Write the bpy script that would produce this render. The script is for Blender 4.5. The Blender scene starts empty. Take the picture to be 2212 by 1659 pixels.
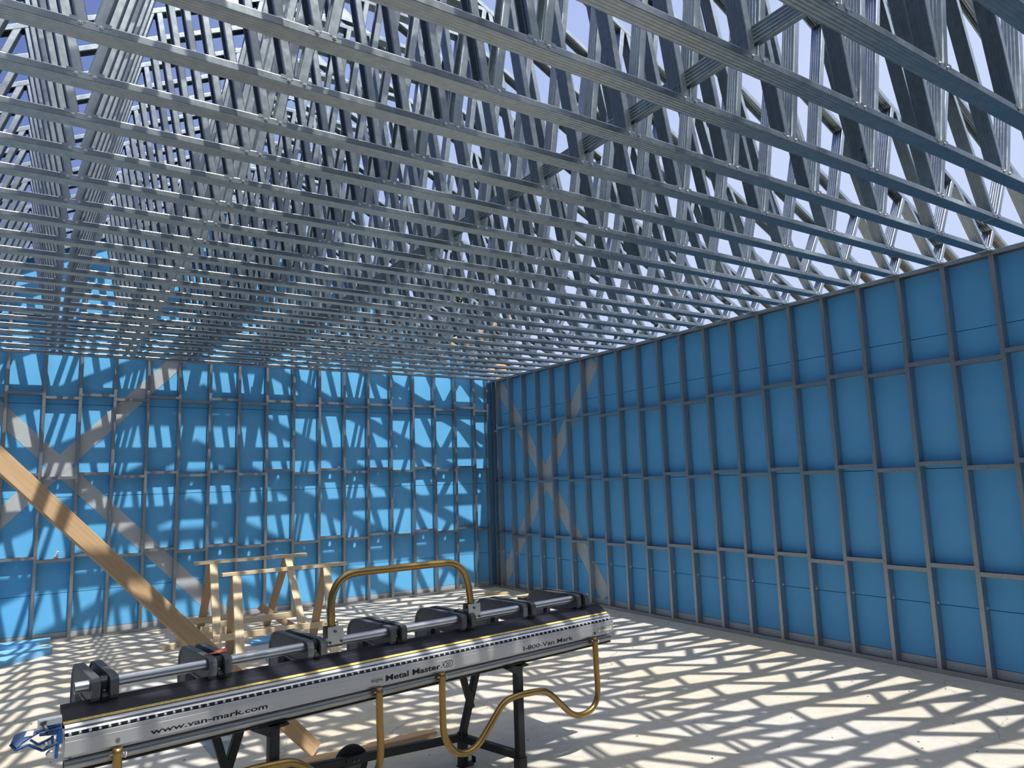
import bpy, math, random
from mathutils import Vector, Matrix
random.seed(7)
D = bpy.data
COL = bpy.context.scene.collection
SC = bpy.context.scene
# ------------------------------------------------------------------ camera
YAW, PIT, ROL = math.radians(33.40003), math.radians(7.86146), math.radians(-1.88032)
FPX = 1537.45
fw = Vector((math.sin(YAW)*math.cos(PIT), math.cos(YAW)*math.cos(PIT), math.sin(PIT)))
r0 = Vector((math.cos(YAW), -math.sin(YAW), 0)); u0 = r0.cross(fw)
cr, sr = math.cos(ROL), math.sin(ROL)
R_ = r0*cr + u0*sr; U_ = -r0*sr + u0*cr
cam_d = D.cameras.new('camera'); cam = D.objects.new('camera', cam_d); COL.objects.link(cam)
cam_d.sensor_fit = 'HORIZONTAL'; cam_d.sensor_width = 36.0; cam_d.lens = FPX/2212*36.0
cam_d.clip_start = 0.05; cam_d.clip_end = 500
m = Matrix.Identity(4)
for i in range(3):
    m[i][0] = R_[i]; m[i][1] = U_[i]; m[i][2] = -fw[i]
m[0][3], m[1][3], m[2][3] = -6.7731, -10.9994, 1.8116
cam.matrix_world = m
SC.camera = cam
# ------------------------------------------------------------------ view, sky and sun
SC.view_settings.view_transform = 'Standard'
SC.view_settings.look = 'None'
SC.view_settings.gamma = 1.0
SC.view_settings.use_curve_mapping = False
SC.view_settings.exposure = 0.10
W = D.worlds.new('sky'); SC.world = W; W.use_nodes = True
wn = W.node_tree.nodes; wl = W.node_tree.links
bgn = wn['Background']; bgn.inputs['Strength'].default_value = 1.0
tc = wn.new('ShaderNodeTexCoord'); sep = wn.new('ShaderNodeSeparateXYZ'); wl.new(tc.outputs['Generated'], sep.inputs[0])
# sky darkens upward and to the west (left), with faint high haze
mx = wn.new('ShaderNodeMath'); mx.operation = 'MULTIPLY_ADD'
wl.new(sep.outputs['X'], mx.inputs[0]); mx.inputs[1].default_value = -0.85; mx.inputs[2].default_value = 0.53
ad = wn.new('ShaderNodeMath'); ad.operation = 'MULTIPLY_ADD'
wl.new(sep.outputs['Z'], ad.inputs[0]); ad.inputs[1].default_value = 0.55; wl.new(mx.outputs[0], ad.inputs[2])
nz = wn.new('ShaderNodeTexNoise'); nz.inputs['Scale'].default_value = 2.2; nz.inputs['Detail'].default_value = 5
wl.new(tc.outputs['Generated'], nz.inputs['Vector'])
nm = wn.new('ShaderNodeMath'); nm.operation = 'MULTIPLY_ADD'; wl.new(nz.outputs['Fac'], nm.inputs[0]); nm.inputs[1].default_value = -0.25
wl.new(ad.outputs[0], nm.inputs[2])
rmp = wn.new('ShaderNodeValToRGB'); wl.new(nm.outputs[0], rmp.inputs['Fac'])
rmp.color_ramp.elements[0].position = 0.05; rmp.color_ramp.elements[0].color = (0.56, 0.65, 0.90, 1)
rmp.color_ramp.elements[1].position = 0.75; rmp.color_ramp.elements[1].color = (0.105, 0.165, 0.44, 1)
e = rmp.color_ramp.elements.new(0.35); e.color = (0.36, 0.46, 0.80, 1)
SUN_DIR = Vector((-0.09, 0.5, -1.0)).normalized()
# bright white glow of the sky around the sun
dt = wn.new('ShaderNodeVectorMath'); dt.operation = 'DOT_PRODUCT'; wl.new(tc.outputs['Generated'], dt.inputs[0]); dt.inputs[1].default_value = -SUN_DIR
mxx = wn.new('ShaderNodeMath'); mxx.operation = 'MAXIMUM'; wl.new(dt.outputs['Value'], mxx.inputs[0]); mxx.inputs[1].default_value = 0.0
pw = wn.new('ShaderNodeMath'); pw.operation = 'POWER'; wl.new(mxx.outputs[0], pw.inputs[0]); pw.inputs[1].default_value = 5.0
gl = wn.new('ShaderNodeVectorMath'); gl.operation = 'SCALE'; gl.inputs[0].default_value = (2.5, 2.35, 2.05); wl.new(pw.outputs[0], gl.inputs['Scale'])
sm = wn.new('ShaderNodeVectorMath'); sm.operation = 'ADD'; wl.new(rmp.outputs['Color'], sm.inputs[0]); wl.new(gl.outputs[0], sm.inputs[1])
wl.new(sm.outputs[0], bgn.inputs['Color'])
sd = D.lights.new('sun', 'SUN'); sd.energy = 4.7; sd.angle = math.radians(0.53); sd.color = (1.0, 0.965, 0.90)
sun = D.objects.new('sun', sd); COL.objects.link(sun)
sun.rotation_euler = SUN_DIR.to_track_quat('-Z', 'Y').to_euler(); sun.location = (-5, -8, 15)

# ------------------------------------------------------------------ materials
def mat(name, base, rough=0.6, metal=0.0, spec=0.5):
    mm = D.materials.new(name); mm.use_nodes = True
    b = mm.node_tree.nodes['Principled BSDF']
    b.inputs['Base Color'].default_value = (*base, 1); b.inputs['Roughness'].default_value = rough
    b.inputs['Metallic'].default_value = metal; b.inputs['Specular IOR Level'].default_value = spec
    return mm
def nodes(mm): return mm.node_tree.nodes, mm.node_tree.links, mm.node_tree.nodes['Principled BSDF']
def mix_noise(mm, c1, c2, scale=(1, 1, 1), nscale=5.0, detail=4, lo=0.35, hi=0.65, rough=None, bump=0.0, world=False):
    n, l, b = nodes(mm)
    t = n.new('ShaderNodeTexCoord'); mp = n.new('ShaderNodeMapping'); mp.inputs['Scale'].default_value = scale
    if world:
        g = n.new('ShaderNodeNewGeometry'); l.new(g.outputs['Position'], mp.inputs[0])
    else:
        l.new(t.outputs['Object'], mp.inputs[0])
    nz = n.new('ShaderNodeTexNoise'); nz.inputs['Scale'].default_value = nscale; nz.inputs['Detail'].default_value = detail
    l.new(mp.outputs[0], nz.inputs['Vector'])
    rp = n.new('ShaderNodeValToRGB'); rp.color_ramp.elements[0].position = lo; rp.color_ramp.elements[1].position = hi
    rp.color_ramp.elements[0].color = (*c1, 1); rp.color_ramp.elements[1].color = (*c2, 1)
    l.new(nz.outputs['Fac'], rp.inputs[0]); l.new(rp.outputs[0], b.inputs['Base Color'])
    if rough:
        mr = n.new('ShaderNodeMapRange'); mr.inputs['To Min'].default_value = rough[0]; mr.inputs['To Max'].default_value = rough[1]
        l.new(nz.outputs['Fac'], mr.inputs[0]); l.new(mr.outputs[0], b.inputs['Roughness'])
    if bump:
        bp = n.new('ShaderNodeBump'); bp.inputs['Strength'].default_value = bump; bp.inputs['Distance'].default_value = 0.004
        l.new(nz.outputs['Fac'], bp.inputs['Height']); l.new(bp.outputs[0], b.inputs['Normal'])
    return rp
GALV = mat('galvanized_steel', (0.5, 0.53, 0.56), 0.35, 0.97)
mix_noise(GALV, (0.33, 0.385, 0.41), (0.43, 0.48, 0.505), (1, 1, 1), 30, 3, 0.3, 0.7, (0.26, 0.38), 0.02)
GALV2 = mat('galvanized_stud_steel', (0.4, 0.42, 0.44), 0.45, 0.92)
mix_noise(GALV2, (0.40, 0.41, 0.42), (0.49, 0.50, 0.51), (1, 1, 1), 45, 3, 0.3, 0.7, (0.34, 0.48), 0.03)
STRAP = mat('grey_steel_strap', (0.33, 0.34, 0.36), 0.5, 0.25)
mix_noise(STRAP, (0.56, 0.59, 0.61), (0.62, 0.65, 0.67), (1, 1, 1), 60, 2, 0.3, 0.7, (0.42, 0.55))
FOAM = mat('blue_foam_board', (0.075, 0.33, 0.60), 0.55, 0.0, 0.35)
mix_noise(FOAM, (0.135, 0.50, 0.90), (0.155, 0.53, 0.92), (1, 1, 1), 3.5, 6, 0.3, 0.7, (0.5, 0.62))
FOAM2 = mat('light_blue_foam_sheet', (0.2, 0.5, 0.78), 0.6)
mix_noise(FOAM2, (0.16, 0.46, 0.78), (0.22, 0.52, 0.82), (1, 1, 1), 3, 4)
SEAM = mat('seam_dark', (0.01, 0.05, 0.12), 0.9)
CONC = mat('concrete_floor', (0.5, 0.48, 0.45), 0.85, 0.0, 0.25)
n, l, b = nodes(CONC)
g = n.new('ShaderNodeNewGeometry')
n1 = n.new('ShaderNodeTexNoise'); n1.inputs['Scale'].default_value = 0.55; n1.inputs['Detail'].default_value = 7; l.new(g.outputs['Position'], n1.inputs['Vector'])
r1 = n.new('ShaderNodeValToRGB'); r1.color_ramp.elements[0].position = 0.38; r1.color_ramp.elements[1].position = 0.64
r1.color_ramp.elements[0].color = (0.62, 0.60, 0.565, 1); r1.color_ramp.elements[1].color = (0.66, 0.59, 0.46, 1); l.new(n1.outputs['Fac'], r1.inputs[0])
n2 = n.new('ShaderNodeTexNoise'); n2.inputs['Scale'].default_value = 9; n2.inputs['Detail'].default_value = 9; n2.inputs['Roughness'].default_value = 0.7; l.new(g.outputs['Position'], n2.inputs['Vector'])
r2 = n.new('ShaderNodeValToRGB'); r2.color_ramp.elements[0].position = 0.25; r2.color_ramp.elements[1].position = 0.75
r2.color_ramp.elements[0].color = (0.80, 0.80, 0.80, 1); r2.color_ramp.elements[1].color = (1.08, 1.08, 1.07, 1); l.new(n2.outputs['Fac'], r2.inputs[0])
mu = n.new('ShaderNodeMixRGB'); mu.blend_type = 'MULTIPLY'; mu.inputs[0].default_value = 1; l.new(r1.outputs[0], mu.inputs[1]); l.new(r2.outputs[0], mu.inputs[2])
n3 = n.new('ShaderNodeTexNoise'); n3.inputs['Scale'].default_value = 140; n3.inputs['Detail'].default_value = 2; l.new(g.outputs['Position'], n3.inputs['Vector'])
r3 = n.new('ShaderNodeValToRGB'); r3.color_ramp.elements[0].position = 0.30; r3.color_ramp.elements[1].position = 0.40
r3.color_ramp.elements[0].color = (0.62, 0.60, 0.58, 1); r3.color_ramp.elements[1].color = (1, 1, 1, 1); l.new(n3.outputs['Fac'], r3.inputs[0])
mu2 = n.new('ShaderNodeMixRGB'); mu2.blend_type = 'MULTIPLY'; mu2.inputs[0].default_value = 0.7; l.new(mu.outputs[0], mu2.inputs[1]); l.new(r3.outputs[0], mu2.inputs[2])
# hairline cracks
vo = n.new('ShaderNodeTexVoronoi'); vo.feature = 'DISTANCE_TO_EDGE'; vo.inputs['Scale'].default_value = 0.33
wz = n.new('ShaderNodeTexNoise'); wz.inputs['Scale'].default_value = 1.4; wz.inputs['Detail'].default_value = 5; l.new(g.outputs['Position'], wz.inputs['Vector'])
av = n.new('ShaderNodeVectorMath'); av.operation = 'ADD'; l.new(g.outputs['Position'], av.inputs[0]); l.new(wz.outputs['Color'], av.inputs[1]); l.new(av.outputs[0], vo.inputs['Vector'])
rc = n.new('ShaderNodeValToRGB'); rc.color_ramp.elements[0].position = 0.0; rc.color_ramp.elements[1].position = 0.0016
rc.color_ramp.elements[0].color = (0.45, 0.43, 0.41, 1); rc.color_ramp.elements[1].color = (1, 1, 1, 1); l.new(vo.outputs['Distance'], rc.inputs[0])
mu3 = n.new('ShaderNodeMixRGB'); mu3.blend_type = 'MULTIPLY'; mu3.inputs[0].default_value = 0.6; l.new(mu2.outputs[0], mu3.inputs[1]); l.new(rc.outputs[0], mu3.inputs[2])
l.new(mu3.outputs[0], b.inputs['Base Color'])
bp = n.new('ShaderNodeBump'); bp.inputs['Strength'].default_value = 0.15; bp.inputs['Distance'].default_value = 0.004; l.new(n2.outputs['Fac'], bp.inputs['Height']); l.new(bp.outputs[0], b.inputs['Normal'])

def wood_mat(name, c1, c2, c3, sc=(1.2, 14, 14)):
    mm = mat(name, c1, 0.7, 0.0, 0.3)
    rp = mix_noise(mm, c1, c2, sc, 4.0, 6, 0.30, 0.70, None, 0.12)
    n, l, b = nodes(mm)
    t = n.new('ShaderNodeTexCoord'); mp = n.new('ShaderNodeMapping'); mp.inputs['Scale'].default_value = (1.6, 8, 8); l.new(t.outputs['Object'], mp.inputs[0])
    v = n.new('ShaderNodeTexVoronoi'); v.inputs['Scale'].default_value = 1.7; l.new(mp.outputs[0], v.inputs['Vector'])
    kr = n.new('ShaderNodeValToRGB'); kr.color_ramp.elements[0].position = 0.05; kr.color_ramp.elements[1].position = 0.13
    kr.color_ramp.elements[0].color = (*c3, 1); kr.color_ramp.elements[1].color = (1, 1, 1, 1); l.new(v.outputs['Distance'], kr.inputs[0])
    mu = n.new('ShaderNodeMixRGB'); mu.blend_type = 'MULTIPLY'; mu.inputs[0].default_value = 0.8
    l.new(rp.outputs[0], mu.inputs[1]); l.new(kr.outputs[0], mu.inputs[2]); l.new(mu.outputs[0], b.inputs['Base Color'])
    return mm
WOOD = wood_mat('pine_lumber', (0.60, 0.46, 0.29), (0.74, 0.62, 0.43), (0.45, 0.28, 0.17))
WOOD2 = wood_mat('warm_pine_board', (0.56, 0.37, 0.20), (0.66, 0.46, 0.27), (0.42, 0.25, 0.14), (0.9, 18, 18))
WOOD3 = wood_mat('dark_pine', (0.42, 0.27, 0.16), (0.52, 0.36, 0.22), (0.4, 0.25, 0.15))  # darker brown pine tone, for the rear sawhorse legs and the loose board
OSB = mat('orange_osb', (0.7, 0.38, 0.15), 0.8); mix_noise(OSB, (0.62, 0.32, 0.12), (0.80, 0.48, 0.22), (1, 1, 1), 14, 5)
PLY = mat('brown_plywood', (0.45, 0.33, 0.2), 0.8); mix_noise(PLY, (0.36, 0.26, 0.15), (0.5, 0.37, 0.22), (1, 1, 1), 8, 5)
ALU = mat('brushed_aluminium', (0.62, 0.63, 0.65), 0.34, 0.85); mix_noise(ALU, (0.60, 0.61, 0.63), (0.66, 0.67, 0.69), (0.6, 30, 30), 5, 3, 0.3, 0.7, (0.42, 0.50))
ALU2 = mat('bright_aluminium', (0.78, 0.78, 0.78), 0.28, 0.9)
TUBEM = mat('dull_aluminium_tube', (0.42, 0.43, 0.42), 0.36, 0.9); mix_noise(TUBEM, (0.36, 0.37, 0.36), (0.48, 0.48, 0.47), (0.6, 20, 20), 5, 4, 0.3, 0.7, (0.3, 0.42))
PIPE = mat('steel_pipe', (0.60, 0.62, 0.63), 0.30, 0.9)
GOLD = mat('gold_anodised_tube', (0.42, 0.27, 0.09), 0.33, 0.9); mix_noise(GOLD, (0.39, 0.25, 0.085), (0.46, 0.30, 0.105), (1, 1, 1), 6, 3, 0.3, 0.7, (0.28, 0.38))
BLACKP = mat('black_vinyl_panel', (0.014, 0.015, 0.024), 0.36, 0.0, 0.5); mix_noise(BLACKP, (0.007, 0.008, 0.017), (0.022, 0.022, 0.036), (1.2, 12, 12), 6, 7, 0.45, 0.75, (0.34, 0.5)); BLACKP.node_tree.nodes['Principled BSDF'].inputs['Specular IOR Level'].default_value = 0.3
CASTM = mat('dark_grey_casting', (0.055, 0.06, 0.066), 0.5, 0.25, 0.5); mix_noise(CASTM, (0.10, 0.105, 0.112), (0.14, 0.145, 0.152), (1, 1, 1), 30, 4, 0.3, 0.7, (0.42, 0.55), 0.08)
BLACKS = mat('black_painted_steel', (0.012, 0.014, 0.017), 0.42, 0.0, 0.5); mix_noise(BLACKS, (0.011, 0.013, 0.016), (0.03, 0.032, 0.035), (1, 1, 1), 9, 6, 0.55, 0.8, (0.38, 0.55))
RUB = mat('black_rubber', (0.02, 0.02, 0.02), 0.75)
INK = mat('black_ink', (0.008, 0.008, 0.01), 0.5)
STICK = mat('silver_sticker', (0.55, 0.55, 0.5), 0.45)
BLUEP = mat('blue_cast_metal', (0.012, 0.07, 0.22), 0.36, 0.1, 0.6)
WHITE = mat('white_plastic', (0.8, 0.8, 0.78), 0.5)
RED = mat('red_orange_offcut', (0.75, 0.14, 0.07), 0.5)
DKSL = mat('dark_sliver', (0.02, 0.04, 0.05), 0.4)
SOIL = mat('brown_ground', (0.2, 0.16, 0.11), 0.95); mix_noise(SOIL, (0.16, 0.13, 0.09), (0.28, 0.23, 0.16), (1, 1, 1), 0.8, 6)
LEAF = mat('pine_foliage', (0.06, 0.085, 0.03), 0.8); mix_noise(LEAF, (0.035, 0.055, 0.02), (0.12, 0.14, 0.06), (1, 1, 1), 1.5, 4)
BARK = mat('bark', (0.1, 0.07, 0.05), 0.9)
YEL = mat('yellow_ruler', (0.75, 0.55, 0.1), 0.5)
n, l, b = nodes(YEL)
t = n.new('ShaderNodeTexCoord'); wv = n.new('ShaderNodeTexWave'); wv.inputs['Scale'].default_value = 50.0; wv.bands_direction = 'X'; l.new(t.outputs['Object'], wv.inputs['Vector'])
nn = n.new('ShaderNodeTexNoise'); nn.inputs['Scale'].default_value = 60; l.new(t.outputs['Object'], nn.inputs['Vector'])
am = n.new('ShaderNodeMath'); am.operation = 'MULTIPLY'; l.new(wv.outputs['Fac'], am.inputs[0]); l.new(nn.outputs['Fac'], am.inputs[1])
rr = n.new('ShaderNodeValToRGB'); rr.color_ramp.elements[0].position = 0.42; rr.color_ramp.elements[1].position = 0.55
rr.color_ramp.elements[0].color = (0.92, 0.70, 0.20, 1); rr.color_ramp.elements[1].color = (0.30, 0.22, 0.08, 1); l.new(am.outputs[0], rr.inputs[0]); l.new(rr.outputs[0], b.inputs['Base Color'])

# ------------------------------------------------------------------ mesh building helpers
class MB:
    def __init__(s): s.v = []; s.f = []; s.smooth = []
    def add(s, vs, fs, smooth=False):
        o = len(s.v); s.v += [tuple(x) for x in vs]
        for q in fs: s.f.append(tuple(i+o for i in q)); s.smooth.append(smooth)
        return s
    def box(s, a, b):
        x0, y0, z0 = a; x1, y1, z1 = b
        s.add([(x0,y0,z0),(x1,y0,z0),(x1,y1,z0),(x0,y1,z0),(x0,y0,z1),(x1,y0,z1),(x1,y1,z1),(x0,y1,z1)],
              [(0,3,2,1),(4,5,6,7),(0,1,5,4),(1,2,6,5),(2,3,7,6),(3,0,4,7)]); return s
    def beam(s, p0, p1, wv, w, t, ch=0.0):
        """box beam from p0 to p1; wv = direction of the width, t = thickness"""
        p0, p1 = Vector(p0), Vector(p1); d = (p1-p0).normalized(); wv = Vector(wv); wv = (wv - d*wv.dot(d)).normalized(); tv = d.cross(wv)
        prof = [(-w/2, -t/2), (w/2, -t/2), (w/2, t/2), (-w/2, t/2)]
        if ch:
            c = ch; prof = [(-w/2+c,-t/2),(w/2-c,-t/2),(w/2,-t/2+c),(w/2,t/2-c),(w/2-c,t/2),(-w/2+c,t/2),(-w/2,t/2-c),(-w/2,-t/2+c)]
        return s.prism(prof, p0, p1, wv, tv)
    def prism(s, prof, p0, p1, ax, bx, caps=True):
        p0, p1 = Vector(p0), Vector(p1); ax = Vector(ax); bx = Vector(bx); k = len(prof)
        vs = [p0+ax*a+bx*b for a, b in prof] + [p1+ax*a+bx*b for a, b in prof]
        fs = [(i, (i+1) % k, k+(i+1) % k, k+i) for i in range(k)]
        if caps: fs += [tuple(range(k-1, -1, -1)), tuple(range(k, 2*k))]
        return s.add(vs, fs)
    def csec(s, path, t, p0, p1, ax, bx):
        """thin open section: offset polyline extruded from p0 to p1"""
        p0, p1 = Vector(p0), Vector(p1); ax = Vector(ax); bx = Vector(bx); k = len(path); P = [Vector((a, b)) for a, b in path]; Q = []
        for i in range(k):
            n = Vector((0, 0))
            if i > 0: e = (P[i]-P[i-1]).normalized(); n += Vector((-e.y, e.x))
            if i < k-1: e = (P[i+1]-P[i]).normalized(); n += Vector((-e.y, e.x))
            n.normalize(); Q.append(P[i]+n*t)
        vs = []
        for p in (p0, p1):
            for L in (P, Q): vs += [p+ax*a.x+bx*a.y for a in L]
        fs = []
        for i in range(k-1):
            fs += [(i, i+1, 2*k+i+1, 2*k+i), (k+i+1, k+i, 3*k+i, 3*k+i+1), (i, k+i, k+i+1, i+1), (2*k+i, 2*k+i+1, 3*k+i+1, 3*k+i)]
        fs += [(0, 2*k, 3*k, k), (k-1, 2*k-1, 4*k-1, 3*k-1)]
        return s.add(vs, fs)
    def tube(s, pts, r, seg=14, cap=True):
        pts = [Vector(p) for p in pts]; k = len(pts); T = []
        for i in range(k):
            a = pts[max(i-1, 0)]; b = pts[min(i+1, k-1)]; T.append((b-a).normalized())
        up = Vector((0, 0, 1)) if abs(T[0].z) < 0.9 else Vector((0, 1, 0))
        nrm = (up - T[0]*up.dot(T[0])).normalized(); vs = []
        for i in range(k):
            nrm = (nrm - T[i]*nrm.dot(T[i])).normalized(); bi = T[i].cross(nrm); rr = r[i] if isinstance(r, (list, tuple)) else r
            for j in range(seg):
                a = 2*math.pi*j/seg; vs.append(pts[i] + nrm*(math.cos(a)*rr) + bi*(math.sin(a)*rr))
        fs = [(i*seg+j, i*seg+(j+1) % seg, (i+1)*seg+(j+1) % seg, (i+1)*seg+j) for i in range(k-1) for j in range(seg)]
        s.add(vs, fs, True)
        if cap:
            o = len(s.v)-len(vs)
            s.f.append(tuple(o+j for j in range(seg-1, -1, -1))); s.smooth.append(False)
            s.f.append(tuple(o+(k-1)*seg+j for j in range(seg))); s.smooth.append(False)
        return s
    def pipe(s, p0, p1, r, ri, seg=20):
        s.tube([p0, p1], r, seg, False); s.tube([p1, p0], ri, seg, False)
        o = len(s.v); n = seg
        a0 = o-4*n; b0 = o-2*n
        # annular caps rebuilt from scratch so that they always match
        p0, p1 = Vector(p0), Vector(p1); d = (p1-p0).normalized(); up = Vector((0, 0, 1)) if abs(d.z) < 0.9 else Vector((0, 1, 0))
        a = (up-d*up.dot(d)).normalized(); b = d.cross(a)
        for p in (p0, p1):
            vs = [p + (a*math.cos(2*math.pi*j/n)+b*math.sin(2*math.pi*j/n))*q for q in (r, ri) for j in range(n)]
            s.add(vs, [(j, (j+1) % n, n+(j+1) % n, n+j) for j in range(n)])
        return s
    def build(s, name, m, parent=None, loc=None):
        me = D.meshes.new(name); me.from_pydata(s.v, [], s.f); me.polygons.foreach_set('use_smooth', s.smooth)
        me.materials.append(m); me.validate(); me.update()
        o = D.objects.new(name, me); COL.objects.link(o)
        if parent is not None: o.parent = parent
        if loc is not None: o.location = loc
        return o
def tag(o, label=None, cat=None, group=None, kind=None):
    if label: o['label'] = label
    if cat: o['category'] = cat
    if group: o['group'] = group
    if kind: o['kind'] = kind
    return o
def thing(name, label, cat, loc=(0, 0, 0), rz=0.0, group=None):
    o = D.objects.new(name, None); COL.objects.link(o); o.empty_display_size = 0.1
    o.location = loc; o.rotation_euler = (0, 0, rz); return tag(o, label, cat, group)
def link_copy(o, parent=None, **kw):
    c = o.copy(); COL.objects.link(c)
    if parent is not None: c.parent = parent
    for k, v in kw.items(): setattr(c, k, v)
    return c
def smooth_path(pts, sub=5):
    P = [Vector(p) for p in pts]; out = []
    for i in range(len(P)-1):
        a = P[max(i-1, 0)]; b = P[i]; c = P[i+1]; d = P[min(i+2, len(P)-1)]
        for j in range(sub):
            t = j/sub; out.append(0.5*((2*b)+(c-a)*t+(2*a-5*b+4*c-d)*t*t+(3*b-a-3*c+d)*t**3))
    out.append(P[-1]); return out
def ribs(w, xs, d=0.0018, g=0.0075):
    out = []
    for x in xs: out += [(x*w-g, 0), (x*w-g*0.5, d), (x*w+g*0.5, d), (x*w+g, 0)]
    return out
def cpath(w, h, lip=0.011, rx=(-0.3, -0.1, 0.1, 0.3)):
    c = 0.0045
    L = [(-w/2+lip, h), (-w/2+c, h), (-w/2+c*0.3, h-c*0.3), (-w/2, h-c), (-w/2, c), (-w/2+c*0.15, c*0.5), (-w/2+c*0.5, c*0.15), (-w/2+c, 0)]
    return L + ribs(w, rx) + [(-a, b) for a, b in reversed(L)]
T_ = 0.0016
S = 0.4064; O2 = -0.24201; O1 = -0.0551
def Yk(k): return -(k*S+O2)
def Xm(i): return -(i*S*0.9964+O1)
# ------------------------------------------------------------------ ground and floor
ZP = 3.662; ZB = 3.626; XL = -9.23; YF = -13.6
ROOF0 = 3.885; XA = -4.615
def roof(x): return ROOF0-0.5*x if x > XA else ROOF0-0.5*(2*XA-x)
f = MB(); f.box((-60, -60, -0.25), (60, 60, -0.13)); tag(f.build('ground', SOIL), kind='structure')
f = MB(); f.box((XL-0.14, YF-0.14, -0.128), (0.14, 0.14, 0.0)); tag(f.build('floor', CONC), kind='structure')

# ------------------------------------------------------------------ walls
def nog_mesh(L, r=0.021):
    """flat stud blocking: web horizontal facing down with a round service hole, flanges up; x along the wall, y into the wall"""
    b = MB(); D_ = 0.088; h = 0.036; n = 16; hx = 0.03
    # front and back flange
    b.box((0, 0, -0.002), (L, 0.0016, h)); b.box((0, D_-0.0016, 0), (L, D_, h))
    b.box((0, 0.0016, h-0.0016), (L, 0.011, h)); b.box((0, D_-0.011, h-0.0016), (L, D_-0.0016, h))
    # web with hole near the middle
    cx, cy = L*0.5, D_/2
    b.box((0, 0.0016, 0), (cx-hx, D_-0.0016, 0.0016)); b.box((cx+hx, 0.0016, 0), (L, D_-0.0016, 0.0016))
    for z in (0, 0.0016):
        vs = []; fs = []
        for j in range(n):
            a = 2*math.pi*(j+0.5)/n; c, s_ = math.cos(a), math.sin(a)
            q = min(hx/abs(c) if c else 9, (D_/2-0.0016)/abs(s_) if s_ else 9)
            vs += [(cx+c*r, cy+s_*r, z), (cx+c*q, cy+s_*q, z)]
        fs = [(2*j, 2*j+1, (2*j+3) % (2*n), (2*j+2) % (2*n)) for j in range(n)]
        b.add(vs, fs)
    # end tabs with screws, seen on the stud face
    b.box((-0.034, -0.0022, -0.0), (0.0, -0.0002, 0.034)); b.box((L, -0.0022, 0.0), (L+0.034, -0.0002, 0.034))
    for x in (-0.018, L+0.018): b.tube([(x, -0.0022, 0.017), (x, -0.005, 0.017)], 0.005, 8)
    return b
def stud_mesh(h, z0=0.0, side=1, depth=0.088):
    """C stud: front flange in x 0..0.041 at y=0, web on one side; ribbed web"""
    b = MB(); w = depth
    pth = [(0.041 if side > 0 else 0, 0)]
    fl = 0.041
    p = cpath(w, fl, 0.011, (-0.28, 0, 0.28))
    # a runs into the wall (y), b runs across the flange
    if side > 0: b.csec([(a+w/2, q) for a, q in p], T_, (0, 0, z0), (0, 0, h), (0, 1, 0), (1, 0, 0))
    else: b.csec([(a+w/2, q) for a, q in p], T_, (fl, 0, z0), (fl, 0, h), (0, 1, 0), (-1, 0, 0))
    return b
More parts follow.
